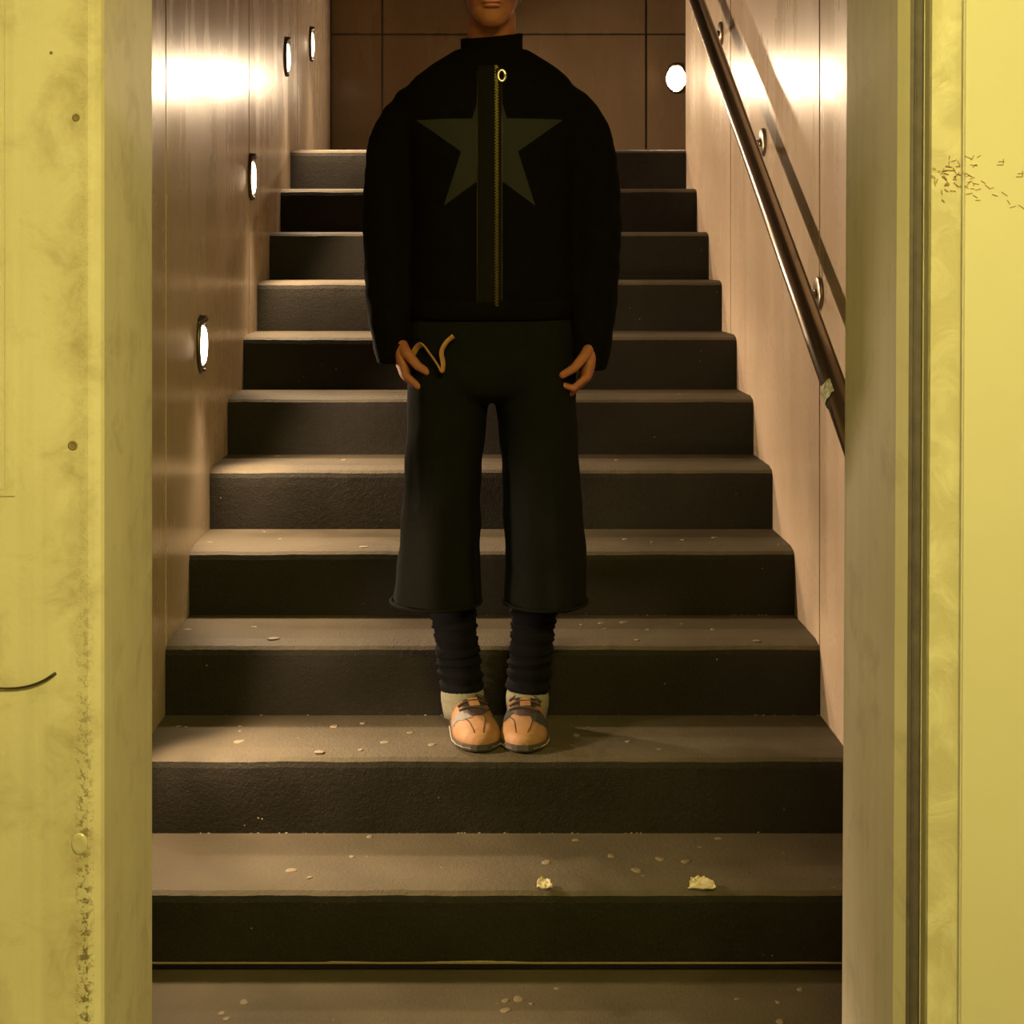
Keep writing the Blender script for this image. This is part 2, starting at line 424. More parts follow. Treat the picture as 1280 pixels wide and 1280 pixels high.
# ------------------------------------------------------------------ staircase
st = empty('staircase', 'dark coated concrete staircase of eleven steps between concrete walls', 'stairs', loc=(0, 0, 0))
def make_step(n):
    h = n * RISE; y0 = ys(n)
    yb = ys(n + 1) - .0004 if n < NSTEP else YB
    zb = (n - 1) * RISE - .10 if n > 1 else .020
    x0, x1 = XL + .0005, XR - .0005
    K = 90; rings = []
    for i in range(K + 1):
        x = x0 + (x1 - x0) * i / K
        j = noise.noise(Vector((x * 9, n * 3.1, 0))) * .0016 + noise.noise(Vector((x * 40, n * 7.7, 2))) * .0011
        k = noise.noise(Vector((x * 30, n * 5.3, 9))) * .0012
        rings.append([(x, y0, zb), (x, y0 + k * .3, h - .05), (x, y0 + .001 + k, h - .026 + j), (x, y0 + .0045 + k, h - .0145 + j), (x, y0 + .0125 + k, h - .0075 + j * .8), (x, y0 + .026, h - .0045 + j * .6), (x, y0 + .052, h), (x, yb, h), (x, yb, zb)])
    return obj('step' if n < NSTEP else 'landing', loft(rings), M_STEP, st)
steps = {n: make_step(n) for n in range(1, NSTEP + 1)}
if True:
    l2 = obj('landing_floor', box(XR, LAND_X, YTOP + .02, YB, ZTOP - .15, ZTOP), M_STEP, st)
# dark recess under the first riser and ragged crumbs along its foot
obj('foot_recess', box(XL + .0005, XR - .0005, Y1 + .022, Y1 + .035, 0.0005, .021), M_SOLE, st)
rc = random.Random(11); ring = []
for i in range(120):
    x = XL + .02 + (XR - XL - .04) * i / 119
    t = max(0, noise.noise(Vector((x * 7, 1.7, 0))) + .02 + .35 * noise.noise(Vector((x * 45, 4, 0))))
    r = .0008 + .005 * t * (1.0 if x < .2 else .45)
    ring.append([(x, Y1 - .0002, .0195), (x, Y1 - r * .5, .0205), (x, Y1 - r * .6, .022 + r * .6), (x, Y1 - .0002, .0225 + r)])
obj('crumb_line', loft(ring), M_CRUMB, st)
def crumbs(n, x0, x1, m, seed):
    r_ = random.Random(seed); ps = []
    for _ in range(m):
        x = r_.uniform(x0, x1); s_ = r_.uniform(.0006, .0015)
        ps.append(sphere((x, ys(n) - s_, (n - 1) * RISE + s_ * .6), (s_ * r_.uniform(.8, 2.5), s_, s_), 6, 4))
    return obj('dust_crumbs', merge(ps), M_CRUMB, st, kind='stuff')
crumbs(2, XL + .1, XR - .25, 34, 1); crumbs(3, XL + .1, XR, 18, 2); crumbs(4, -.2, XR, 16, 4)

# flattened gum spots (pixel in the photograph's frame -> point on its tread)
GUM = {0: [(185, 1250, 8), (305, 1253, 13), (277, 1267, 10), (283, 1274, 10), (648, 1249, 15), (632, 1251, 11), (632, 1263, 14), (664, 1255, 6), (1000, 1237, 9), (972, 1253, 7), (975, 1277, 12), (921, 1249, 6), (696, 1236, 7)],
       1: [(720, 1050, 9), (796, 1088, 14), (825, 1074, 12), (857, 1077, 12), (898, 1048, 9), (875, 1059, 6), (683, 1078, 13), (764, 1070, 11), (364, 1088, 14), (462, 1046, 9), (804, 1095, 5), (440, 1071, 8), (387, 1097, 7)],
       2: [(299, 927, 14), (418, 908, 12), (481, 928, 11), (513, 916, 8), (540, 931, 11), (451, 936, 8), (399, 940, 12), (223, 908, 8), (232, 909, 6), (300, 914, 6), (300, 908, 5), (454, 904, 9), (720, 919, 10), (785, 927, 8), (824, 935, 8)],
       3: [(234, 787, 9), (318, 784, 8), (342, 798, 14), (752, 779, 9), (780, 778, 12), (756, 786, 6), (796, 799, 7), (810, 787, 6), (891, 787, 7), (946, 800, 9), (852, 780, 5), (727, 781, 6)],
       4: [(262, 678, 7), (350, 674, 6), (330, 665, 5), (455, 682, 15), (782, 674, 9), (854, 675, 7), (893, 672, 8), (815, 678, 5), (974, 681, 4)],
       5: [(347, 570, 8), (771, 575, 8), (430, 575, 6)], 6: [(850, 493, 5), (396, 494, 5)]}
rg = random.Random(5)
for n, L in GUM.items():
    for px, py, d in L:
        p = on_level(px, py, n * RISE)
        if n and (p.y < ys(n) + .03 or p.y > ys(n + 1) - .008): p.y = min(max(p.y, ys(n) + .03), ys(n + 1) - .012)
        R = d * .5 * p.y / F; ph = rg.uniform(0, 6)
        rr = [R * (1 + .16 * math.sin(2 * a + ph) + .08 * math.sin(3 * a + 2 * ph)) for a in [2 * math.pi * i / 16 for i in range(16)]]
        zf = n * RISE if (not n or p.y > ys(n) + .05) else n * RISE - .002
        v = loft([[(p.x + rr[i] * k * math.cos(2 * math.pi * i / 16), p.y + rr[i] * k * math.sin(2 * math.pi * i / 16), zf + e) for i in range(16)] for k, e in ((1, -.0005), (.93, .0009), (.6, .0014))])
        obj('gum_spot', v, M_GUM, steps[n] if n else fl, True)

# ------------------------------------------------------------------ paper scraps on the first step's nosing
def scrap(name, px, py, wpx, hpx, label, seed):
    r_ = random.Random(seed)
    p = at(px, py, Y1 + .02); Y = Y1 + .02
    base = RISE - .004
    N = 7; V = []; Fc = []
    W = wpx * Y / F; D = hpx * Y / F
    for i in range(N):
        for j in range(N):
            u, v_ = i / (N - 1) - .5, j / (N - 1) - .5
            k = 1 - .45 * (abs(u) * 2) ** 2 * (r_.random())
            x = p.x + W * u * (1 - .3 * v_) + r_.uniform(-1, 1) * W * .05
            y = Y + D * 1.1 * v_ * k - .004
            z = base + .0035 + D * .38 * (v_ + .5) * k + abs(noise.noise(Vector((u * 5, v_ * 5, seed)))) * .010
            V.append((x, y, z))
    for i in range(N - 1):
        for j in range(N - 1):
            a = i * N + j; Fc.append((a, a + 1, a + N + 1, a + N))
    m = len(V); V2 = V + [(x, y, z - .0015) for x, y, z in V]
    F2 = Fc + [tuple(m + q for q in f) for f in Fc]
    edge = [i * N for i in range(N)] + [(N - 1) * N + j for j in range(1, N)] + [i * N + N - 1 for i in range(N - 2, -1, -1)] + [j for j in range(N - 2, 0, -1)]
    F2 += [(a, b, m + b, m + a) for a, b in zip(edge, edge[1:] + edge[:1])]
    return tag(obj(name, (V2, F2), M_PAPER), label, 'litter')
scrap('paper_scrap', 680, 1102, 17, 14, 'small torn pale paper scrap on the lowest step edge near its middle', 21)
scrap('crumpled_paper', 877, 1107, 30, 17, 'crumpled dirty paper wad on the lowest step edge toward the handrail wall', 37)

# ------------------------------------------------------------------ wall lamps
def wall_lamp(loc, axis, lensm, label, group='oval wall lamps'):
    """axis 'x': mounted on the side wall facing +x; 'y': on the far wall facing -y"""
    e = empty('wall_lamp', label, 'lamp', group, loc)
    def P(u, v_, d):           # u along wall, v up, d out of the wall
        return (d, u, v_) if axis == 'x' else (u, -d, v_)
    n = 28
    A = [2 * math.pi * i / n for i in range(n)]
    # back plate: rim ring with recess
    rings = [[P(.050 * k * math.cos(a), .073 * k * math.sin(a), d) for a in A] for k, d in ((1, -.001), (1.0, .006), (.95, .010), (.86, .010), (.82, .005), (.5, .004))]
    obj('back_plate', loft(rings), M_HOUSING, e, True)
    # lens: shallow oval glass, just proud of the rim
    oz = -.004
    rings = [[P(.048 * k * math.cos(a), oz + .050 * k * math.sin(a), d) for a in A] for k, d in ((1, .0045), (1, .0085), (.93, .0115), (.75, .013), (.45, .014), (.12, .0145))]
    obj('lens', loft(rings), lensm, e, True)
    # brow over the lens and small lip below it
    for name, s0, s1, out, ri in (('hood', .85, math.pi - .85, .016, .76), ('lip', math.pi + 1.1, 2 * math.pi - 1.1, .010, .86)):
        rr = []
        for i in range(13):
            a = s0 + (s1 - s0) * i / 12; q = math.sin(math.pi * i / 12)
            c_, s_ = math.cos(a), math.sin(a); d = .006 + out * q
            rr.append([P(.055 * c_, .072 * s_, .002), P(.055 * c_, .072 * s_, d * .7), P(.055 * .9 * c_, .072 * .9 * s_, d), P(.055 * ri * c_, .072 * ri * s_, d * .8), P(.055 * ri * c_, .072 * ri * s_, .002)])
        obj(name, loft(rr), M_HOUSING, e, True)
    if axis == 'x':            # the optics throw the light out across the stairs and down on the steps
        for pw, ang, bl, ax in ((SPOT_POWER, 92, .35, (.56, 0, -.83)), (WIDE_POWER, 140, .5, (1, -.1, -.65)) if loc[1] > 3.2 else (WIDE_POWER * .6, 100, .5, (1, .3, -.5))):
            L = bpy.data.lights.new('lamp_light', 'SPOT')
            L.energy = pw; L.color = LAMP_COLOR; L.shadow_soft_size = .03
            L.spot_size = math.radians(ang); L.spot_blend = bl
            lo = link(bpy.data.objects.new('lamp_light', L), e)
            lo.location = (.032, 0, 0)
            lo.rotation_euler = Vector(ax).to_track_quat('-Z', 'Y').to_euler()
    return e
LX = XL + .0002
side = [(2.990, .645, 'lit oval lamp on the bare side wall just inside the doorway'),
        (3.832, 1.131, 'lit oval lamp low on the bare side wall above the fourth step'),
        (4.668, 1.600, 'lit oval lamp on the bare side wall above the seventh step, on a panel joint'),
        (5.506, 2.083, 'lit oval lamp on the bare side wall above the tenth step'),
        (6.300, 2.244, 'farthest lit oval lamp on the bare side wall, over the landing')]
for y, z, lab in side: wall_lamp((LX, y, z), 'x', M_LAMP, lab)
wall_lamp((.913, YB - .0002, 2.204), 'y', M_LAMPB, 'glaring round-looking lamp on the landing wall beside the handrail wall edge')
wall_lamp((.020, YB - .0002, 2.204), 'y', M_LAMPB, 'lamp on the landing wall straight behind the standing person')

# ------------------------------------------------------------------ handrail
hr = empty('handrail', 'sloping round steel handrail on brackets along the bare concrete wall', 'handrail', loc=(.69, 2.96, 1.083))
SL = .5725
def rail_pt(Y): return Vector((.69, Y, 1.083 + SL * (Y - 2.96)))
ra, rb = rail_pt(2.52), rail_pt(5.50)
def rel(vf, c): return [tuple(Vector(p) - c for p in vf[0]), vf[1]]
HC_ = Vector(hr.location)
d = (rb - ra).normalized()
obj('rail', rel(tube([ra - d * .004, ra - d * .002, ra, rb, rb + d * .002, rb + d * .004], [.018, .0225, .0245, .0245, .0225, .018], 28), HC_), M_STEEL, hr, True)
for yb_, zb_ in ((2.76, .885), (3.414, 1.2655), (4.09, 1.659), (4.813, 2.061), (5.42, 2.42)):
    c = Vector((XR, yb_, zb_)); n = 24
    A = [2 * math.pi * i / n for i in range(n)]
    disc = loft([[(XR - dd, yb_ + r * math.cos(a), zb_ + r * math.sin(a)) for a in A] for r, dd in ((.0385, 0), (.0385, .006), (.035, .009), (.015, .010))])
    b = obj('wall_rosette', rel(disc, HC_), M_STEELD, hr, True)
    rp = rail_pt(yb_)
    arm = tube(spline([(XR - .006, yb_, zb_), (XR - .045, yb_, zb_), (rp.x + .004, yb_, zb_ + .010), (rp.x, yb_, rp.z - .018)], 6), .0075, 12)
    obj('bracket_arm', rel(arm, HC_), M_STEELD, b, True)
    if True:
        cap_ = sphere((XR - .012, yb_, zb_), (.004, .012, .012), 12, 6)
        obj('screw_cover', rel(cap_, HC_), M_STEEL, b, True)
# crumpled tape wrapped on the rail
tp = []
yt = 1900 * .69 / (1047 - VX)
for i in range(9):
    row = []
    for j in range(14):
        a = -1.9 + 3.0 * j / 13 + math.pi
        t = (i / 8 - .5) * .046
        e = .0015 + abs(noise.noise(Vector((i * .9, j * .8, 3)))) * .006
        jag = noise.noise(Vector((i * 2.1, j * 1.7, 8))) * .006
        c = rail_pt(yt + .004) + d * (t + jag)
        u = Vector((1, 0, 0)); v_ = d.cross(u)
        row.append(c + (u * math.cos(a) + v_ * math.sin(a)) * (.0245 + e))
    tp.append(row)
V = [p for r in tp for p in r]; Fc = [(i * 14 + j, i * 14 + j + 1, (i + 1) * 14 + j + 1, (i + 1) * 14 + j) for i in range(8) for j in range(13)]
tag(obj('tape_scrap', (V, Fc), M_TAPE), 'crumpled pale tape scrap stuck on the handrail beside the door jamb', 'tape')

# dark wire on the yellow wall
pts = [(-30, 856), (0, 860), (20, 860), (38, 857), (54, 851), (64, 845), (69, 842)]
pp = [at(x, y, YD0 - .004) for x, y in pts]; pp[-1].y += .003; pp[0].y += .001
sp = spline(pp, 6)
tag(obj('wire', tube(sp, [.0010 + .0012 * i / len(sp) for i in range(len(sp))], 8), M_WIRE, None, True), 'thin dark curved wire end lying against the pale yellow wall', 'wire')

# ------------------------------------------------------------------ person
CX, CY, ZF = .022, 3.295, .32
pr = empty('person', 'person in black star-print jacket and wide cropped trousers standing on the second step', 'person', loc=(CX, CY, ZF))
O = Vector((CX, CY, ZF))
def pobj(name, vf, mat, parent=None, smooth=True):
    """body pieces are written in coordinates relative to (CX, CY, 0)"""
    if isinstance(vf, bpy.types.Mesh):
        for v in vf.vertices: v.co.z -= ZF
    else: vf = ([(p[0], p[1], p[2] - ZF) for p in vf[0]], vf[1])
    return obj(name, vf, mat, parent or pr, smooth)

def hand(side, wrist, med_tilt=.25):
    """side -1: at smaller x. m = toward the thigh, f = toward the camera, d = down"""
    W = Vector(wrist); m = Vector((-side, 0, 0)); f = Vector((0, -1, 0)); dn = Vector((0, 0, -1))
    rot = Matrix.Rotation(med_tilt * side, 3, 'Y') @ Matrix.Rotation(-.15, 3, 'X')
    def P(a, b, c): return W + rot @ (m * a + f * b + dn * c) * 1.12
    parts = []
    rings = []
    for c, rm, rf in ((-.07, .020, .026), (-.03, .0185, .0245), (0, .0175, .026), (.03, .0165, .036), (.06, .0150, .0415), (.08, .0125, .0405), (.090, .008, .034)):
        rings.append([P(rm * math.cos(a), rf * math.sin(a), c) for a in [2 * math.pi * i / 20 for i in range(20)]])
    parts.append(loft(rings))
    for off, L, r0, c0 in ((.0325, .072, .0084, .083), (.0110, .080, .0087, .087), (-.0105, .074, .0084, .085), (-.0310, .058, .0074, .078)):
        p = (0.0, off, c0); angs = (.55 + off * 2, 1.55 + off * 2, 2.25 + off * 2); ls = (L * .46, L * .30, L * .24); r = r0
        q0 = (-.002, off * .9, c0 - .03); parts.append(capsule(P(*q0), P(*p), r0 * 1.05, r0, 10))
        for an, l in zip(angs, ls):
            q = (p[0] + math.sin(an) * l, p[1] * 1.0 + 0, p[2] + math.cos(an) * l)
            parts.append(capsule(P(*p), P(*q), r, r * .9, 10)); p = q; r *= .9
    th = [(.006, .022, .022, .0125), (.014, .044, .046, .0115), (.028, .052, .074, .0098), (.046, .047, .092, .0082)]
    for a, b in zip(th[:-1], th[1:]): parts.append(capsule(P(*a[:3]), P(*b[:3]), a[3], b[3], 12))
    return parts

# --- body: one surface for trunk, neck, head, arms, legs; hands at a finer grain joined on
hd = -.02
HY = -.015
head = [sphere((0, HY + .015, 1.978), (.075, .094, .090)), sphere((0, HY - .018, 1.925), (.061, .072, .082)), sphere((0, HY - .058, 1.855), (.032, .032, .024)),
        sphere((0, HY - .045, 1.868), (.045, .045, .026)), sphere((.034, HY - .058, 1.915), (.026, .026, .028)), sphere((-.034, HY - .058, 1.915), (.026, .026, .028)),
        capsule((0, HY - .082, 1.955), (0, HY - .098, 1.918), .0075, .0105), sphere((.010, HY - .090, 1.911), (.0075, .010, .007)), sphere((-.010, HY - .090, 1.911), (.0075, .010, .007)),
        sphere((0, HY - .078, 1.884), (.026, .020, .012)), sphere((0, HY - .074, 1.970), (.048, .018, .011)),
        sphere((.075, HY + .012, 1.930), (.010, .020, .031)), sphere((-.075, HY + .012, 1.930), (.010, .020, .031)),
        tube([(0, .034, 1.74), (0, .022, 1.82), (0, .002, 1.88)], [.060, .053, .052], 24)]
trunk = loft([ell(0, 0, z, a, b, 32, .9) for z, a, b in ((1.08, .145, .095), (1.16, .160, .105), (1.24, .140, .092), (1.36, .128, .088), (1.50, .148, .098), (1.62, .160, .100), (1.70, .160, .085), (1.75, .090, .048), (1.785, .045, .030))])
parts = head + [trunk]
SHO, ELB, WRI = {}, {}, {}
for s in (-1, 1):
    SHO[s] = (s * .165, .010, 1.665); ELB[s] = (s * .222, .020, 1.430); WRI[s] = (s * .205 if s < 0 else .222, -.020, 1.180 if s < 0 else 1.176)
    parts += [capsule(SHO[s], ELB[s], .050, .040), capsule(ELB[s], WRI[s], .040, .026)]
    parts += [capsule((s * .085, .0, 1.10), (s * .095, .005, .74), .082, .055)]
ANK = {-1: (-.062, .040), 1: (.078, .040)}
for s in (-1, 1):
    parts += [capsule((s * .096, .010, .72), (ANK[s][0], .027, .40), .046, .032), capsule((ANK[s][0], .027, .40), (ANK[s][0], ANK[s][1], .375), .032, .030)]
    tx = (-.026, .066)[s > 0]
    parts += [capsule((ANK[s][0], ANK[s][1] + .02, .365), (tx, -.085, .348), .028, .020)]
body = fused(parts, .005, 5)
hb = bmesh.new(); hb.from_mesh(body)
for s in (-1, 1):
    hm = fused(hand(s, WRI[s]), .0023, 4)
    hb.from_mesh(hm); bpy.data.meshes.remove(hm)
hb.to_mesh(body); hb.free()
bd = pobj('body', body, M_SKIN)
# face details
pobj('lips', merge([sphere((0, HY - .097, 1.8825), (.021, .007, .0042)), sphere((0, HY - .096, 1.8745), (.018, .0075, .0048))]), M_LIP)
for s in (-1, 1):
    e = pobj('eye', sphere((s * .031, HY - .066, 1.944), (.0120, .0120, .0088)), M_EYE)
    pobj('iris', sphere((s * .031, HY - .0755, 1.944), (.0055, .003, .0055), 12, 6), M_IRIS, e)
    pobj('eyebrow', tube(spline([(s * .014, HY - .090, 1.971), (s * .030, HY - .090, 1.977), (s * .048, HY - .074, 1.970)], 5), .0032, 8), M_HAIR)
# short hair: cap over the skull, open at the face
hair = fused([sphere((0, HY + .024, 1.990), (.083, .098, .090)), sphere((0, HY + .055, 1.945), (.074, .062, .070)), sphere((.074, HY + .022, 1.965), (.014, .040, .040)), sphere((-.074, HY + .022, 1.965), (.014, .040, .040)), sphere((0, HY - .045, 2.025), (.060, .034, .028))], .005, 4)
displace(hair, lambda c: .003 * noise.noise(Vector((c.x * 60, c.y * 60, c.z * 14))))
pobj('hair', hair, M_HAIR)

# --- jacket
def jk(z, a, b, dy=0.0): return ell(0, dy, z, a, b, 36, .85)
jparts = [loft([jk(1.232, .172, .122), jk(1.25, .176, .126), jk(1.30, .178, .128), jk(1.42, .172, .126), jk(1.55, .180, .130), jk(1.62, .192, .126), jk(1.67, .198, .116, .004), jk(1.705, .190, .106, .006), jk(1.735, .168, .095, .009), jk(1.762, .136, .081, .012), jk(1.782, .104, .069, .015), jk(1.798, .078, .062, .016)])]
for s in (-1, 1):
    end = (s * .209, -.020, 1.132 if s < 0 else 1.118)
    path = spline([(s * .110, .008, 1.690), (s * .160, .010, 1.660), (s * .202, .014, 1.590), (s * .220, .018, 1.46), (s * .222, .010, 1.34), (s * .216, -.008, 1.235), end], 5)
    rad = [.050, .064, .066, .062, .058, .054, .044]
    rr = []
    for i in range(len(path)):
        t = i / (len(path) - 1) * 6; k = min(int(t), 5); rr.append(rad[k] + (rad[k + 1] - rad[k]) * (t - k))
    jparts.append(tube(path, rr, 24))
jacket = fused(jparts, .006, 18)
def jf(c):
    slv = 1.0 if abs(c.x) > .17 else .55
    fold = noise.noise(Vector((c.x * 10 + 5, c.y * 10, c.z * 26 + c.x * 20))) * .004 + noise.noise(Vector((c.x * 24, c.y * 24, c.z * 40))) * .0025
    return fold * slv * (1 if c.z < 1.74 else .3)
displace(jacket, jf)
jb = bvh(jacket)
def front(x, z, off, y0=-.6):
    hit = jb.ray_cast(Vector((x, y0, z)), Vector((0, 1, 0)))
    return Vector((x, hit[0].y - off, z)) if hit[0] else None
tri_j = jacket
jo = pobj('jacket', jacket, M_JACKET)
# stand collar, a little open and turned out
cr_ = []
for k, (z, r, o_) in enumerate(((1.772, .070, 0), (1.79, .067, 0), (1.812, .066, .001), (1.828, .067, .002), (1.829, .0635, .002), (1.810, .060, 0), (1.785, .060, 0))):
    cr_.append([(r * 1.02 * math.cos(a) , .018 + r * .95 * math.sin(a), z + .010 * math.sin(a) + (.006 if k in (2, 3, 4) else 0) * math.cos(a)) for a in [2 * math.pi * i / 36 for i in range(36)]])
pobj('collar', loft(cr_ + [cr_[0]], False), M_JACKET, jo)
# hem band and cuffs
hemr = []
for z, k in ((1.215, .985), (1.218, 1.01), (1.235, 1.02), (1.250, 1.02), (1.258, 1.0), (1.258, .95), (1.216, .95)):
    hemr.append([(p[0] * (1 + .006 * (i % 2)), p[1] * (1 + .006 * (i % 2)), p[2]) for i, p in enumerate(ell(0, 0, z, .177 * k, .127 * k, 120, .85))])
pobj('hem_band', loft(hemr + [hemr[0]], False), M_JACKET, jo)
for s in (-1, 1):
    ze = 1.132 if s < 0 else 1.118
    rs = []
    for dz, k in ((.030, .047), (.022, .0465), (0, .0405), (-.012, .037), (-.014, .033), (.0, .031), (.02, .031)):
        rs.append([(s * .209 + k * (1 + .012 * (i % 2)) * math.cos(2 * math.pi * i / 64), -.019 + k * (1 + .012 * (i % 2)) * math.sin(2 * math.pi * i / 64), ze + dz) for i in range(64)])
    pobj('cuff', loft(rs, False), M_JACKET, jo)
# star print following the chest
SX, SZ = (612 - VX) * 3.17 / F - CX, HC - (178 - VY) * 3.17 / F
SR = .163
pts10 = [(SX + (SR if k % 2 == 0 else SR * .382) * math.sin(k * math.pi / 5), SZ + (SR if k % 2 == 0 else SR * .382) * math.cos(k * math.pi / 5)) for k in range(10)]
V, Fc = [], []
NS = 14
for k in range(10):
    a, b, c = (SX, SZ), pts10[k], pts10[(k + 1) % 10]
    idx = {}
    for i in range(NS + 1):
        for j in range(NS + 1 - i):
            x = a[0] + (b[0] - a[0]) * i / NS + (c[0] - a[0]) * j / NS; z = a[1] + (b[1] - a[1]) * i / NS + (c[1] - a[1]) * j / NS
            p = front(x, z, .0016)
            if p is None: continue
            idx[i, j] = len(V); V.append(p)
    for i in range(NS):
        for j in range(NS - i):
            q = [(i, j), (i + 1, j), (i, j + 1)]
            if all(t in idx for t in q): Fc.append(tuple(idx[t] for t in q))
            q = [(i + 1, j), (i + 1, j + 1), (i, j + 1)]
            if i + j < NS - 1 and all(t in idx for t in q): Fc.append(tuple(idx[t] for t in q))
pobj('star_print', (V, Fc), M_STAR, jo)
# placket with zip
ZX0, ZX1 = (596 - VX) * 3.17 / F - CX, (628 - VX) * 3.17 / F - CX
rows = []
for i in range(61):
    z = 1.236 + (1.752 - 1.236) * i / 60; row = []
    for j in range(9):
        x = ZX0 + (ZX1 - ZX0) * j / 8
        p = front(x, z, .0035 if 0 < j < 8 else .0008)
        row.append(p)
    rows.append(row)
V = [p for r in rows for p in r]; Fc = [(i * 9 + j, i * 9 + j + 1, (i + 1) * 9 + j + 1, (i + 1) * 9 + j) for i in range(60) for j in range(8)]
pk = pobj('placket', (V, Fc), M_PLACKET, jo)
for x in (ZX0 + .001, ZX1 - .001):
    pobj('piping', tube([front(x, 1.236 + .515 * i / 50, .0035) for i in range(51)], .0011, 8), M_BRASS, pk)
xz = ZX1 - .012
tp_ = [front(xz, 1.236 + .515 * i / 160, .0045) for i in range(161)]
V = merge([box(p.x - .0032 + (.0012 if i % 2 else -.0012), p.x + .0032 + (.0012 if i % 2 else -.0012), p.y - .0016, p.y + .002, p.z - .0010, p.z + .0010) for i, p in enumerate(tp_)])
o = pobj('zip_teeth', V, M_BRASS, pk, False); o['kind'] = 'stuff'
p = front(ZX1 - .003, HC - (92 - VY) * 3.18 / F, .006)
pobj('zip_slider', merge([sphere((p.x - .006, p.y, p.z + .006), (.005, .0035, .008), 12, 8)]), M_BRASS, pk)
A = [2 * math.pi * i / 24 for i in range(25)]
pobj('pull_ring', tube([(p.x + .0075 * math.cos(a) + .002, p.y - .003, p.z - .002 + .0115 * math.sin(a)) for a in A], .0036, 10), M_SILVER, pk)

# --- wide cropped trousers
tparts = [loft([ell(0, .002, z, a, b, 32, .85) for z, a, b in ((1.035, .10, .075), (1.055, .15, .105), (1.075, .178, .116), (1.10, .186, .122), (1.18, .182, .122), (1.25, .166, .114), (1.27, .15, .105))])]
for s in (-1, 1):
    sec = [(1.12, .090, .092, .112), (1.00, .098, .086, .108), (.85, .108, .083, .104), (.72, .115, .087, .103), (.62, .120 if s < 0 else .116, .094 if s < 0 else .088, .104), (.598, .121 if s < 0 else .116, .096 if s < 0 else .089, .104)]
    tparts.append(loft([ell(s * cx, .004, z, a, b, 32) for z, cx, a, b in sec]))
tr = fused(tparts, .006, 6)
def tf(c):
    s = 1 if c.x > 0 else -1; an = math.atan2(c.y, c.x - s * .112)
    k = max(0, min(1, (1.15 - c.z) / .5))
    return k * (.0055 * math.sin(an * 7 + s + c.z * 3) * (.6 + .4 * noise.noise(Vector((an, c.z * 3, s)))) ) + .004 * noise.noise(Vector((c.x * 12, c.y * 12, c.z * 16)))
displace(tr, tf)
to = pobj('trousers', tr, M_TROUSER)
for s in (-1, 1):   # stitched hem roll
    cxh, ah = (.121, .098) if s < 0 else (.116, .091)
    pobj('trouser_hem', tube([(s * cxh + ah * math.cos(a), .004 + .106 * math.sin(a), .602) for a in [2 * math.pi * i / 40 for i in range(41)]], .0038, 8, False), M_TROUSER, to)
# --- leg warmers, socks
for s in (-1, 1):
    top = (-.094, .010, .66) if s < 0 else (.100, .012, .66)
    bot = (-.064, .026, .400) if s < 0 else (.078, .028, .392)
    rs = []
    for i in range(61):
        t = i / 60; fold = .0032 * math.sin(t * 62 + s) * (.35 + .65 * t) + .002 * math.sin(t * 143)
        c = Vector(top).lerp(Vector(bot), t); r = .052 - .007 * t + fold
        rs.append([(c.x + r * (1 + .03 * math.sin(2 * a + t * 9)) * math.cos(a), c.y + r * .96 * math.sin(a), c.z + .004 * math.sin(a + t * 20)) for a in [2 * math.pi * k / 28 for k in range(28)]])
    pobj('leg_warmer', loft(rs), M_WARMER)
    b = Vector(bot); rs = []
    for dz, r in ((.012, .040), (.008, .0445), (-.006, .047), (-.022, .046), (-.040, .043), (-.058, .040)):
        rs.append([(b.x + r * (1 + (.012 if k % 2 else 0)) * math.cos(2 * math.pi * k / 56), b.y + r * 1.02 * math.sin(2 * math.pi * k / 56), b.z + dz + .003 * math.sin(2 * math.pi * k / 56 * 2)) for k in range(56)])
    pobj('sock', loft(rs), M_SOCK)

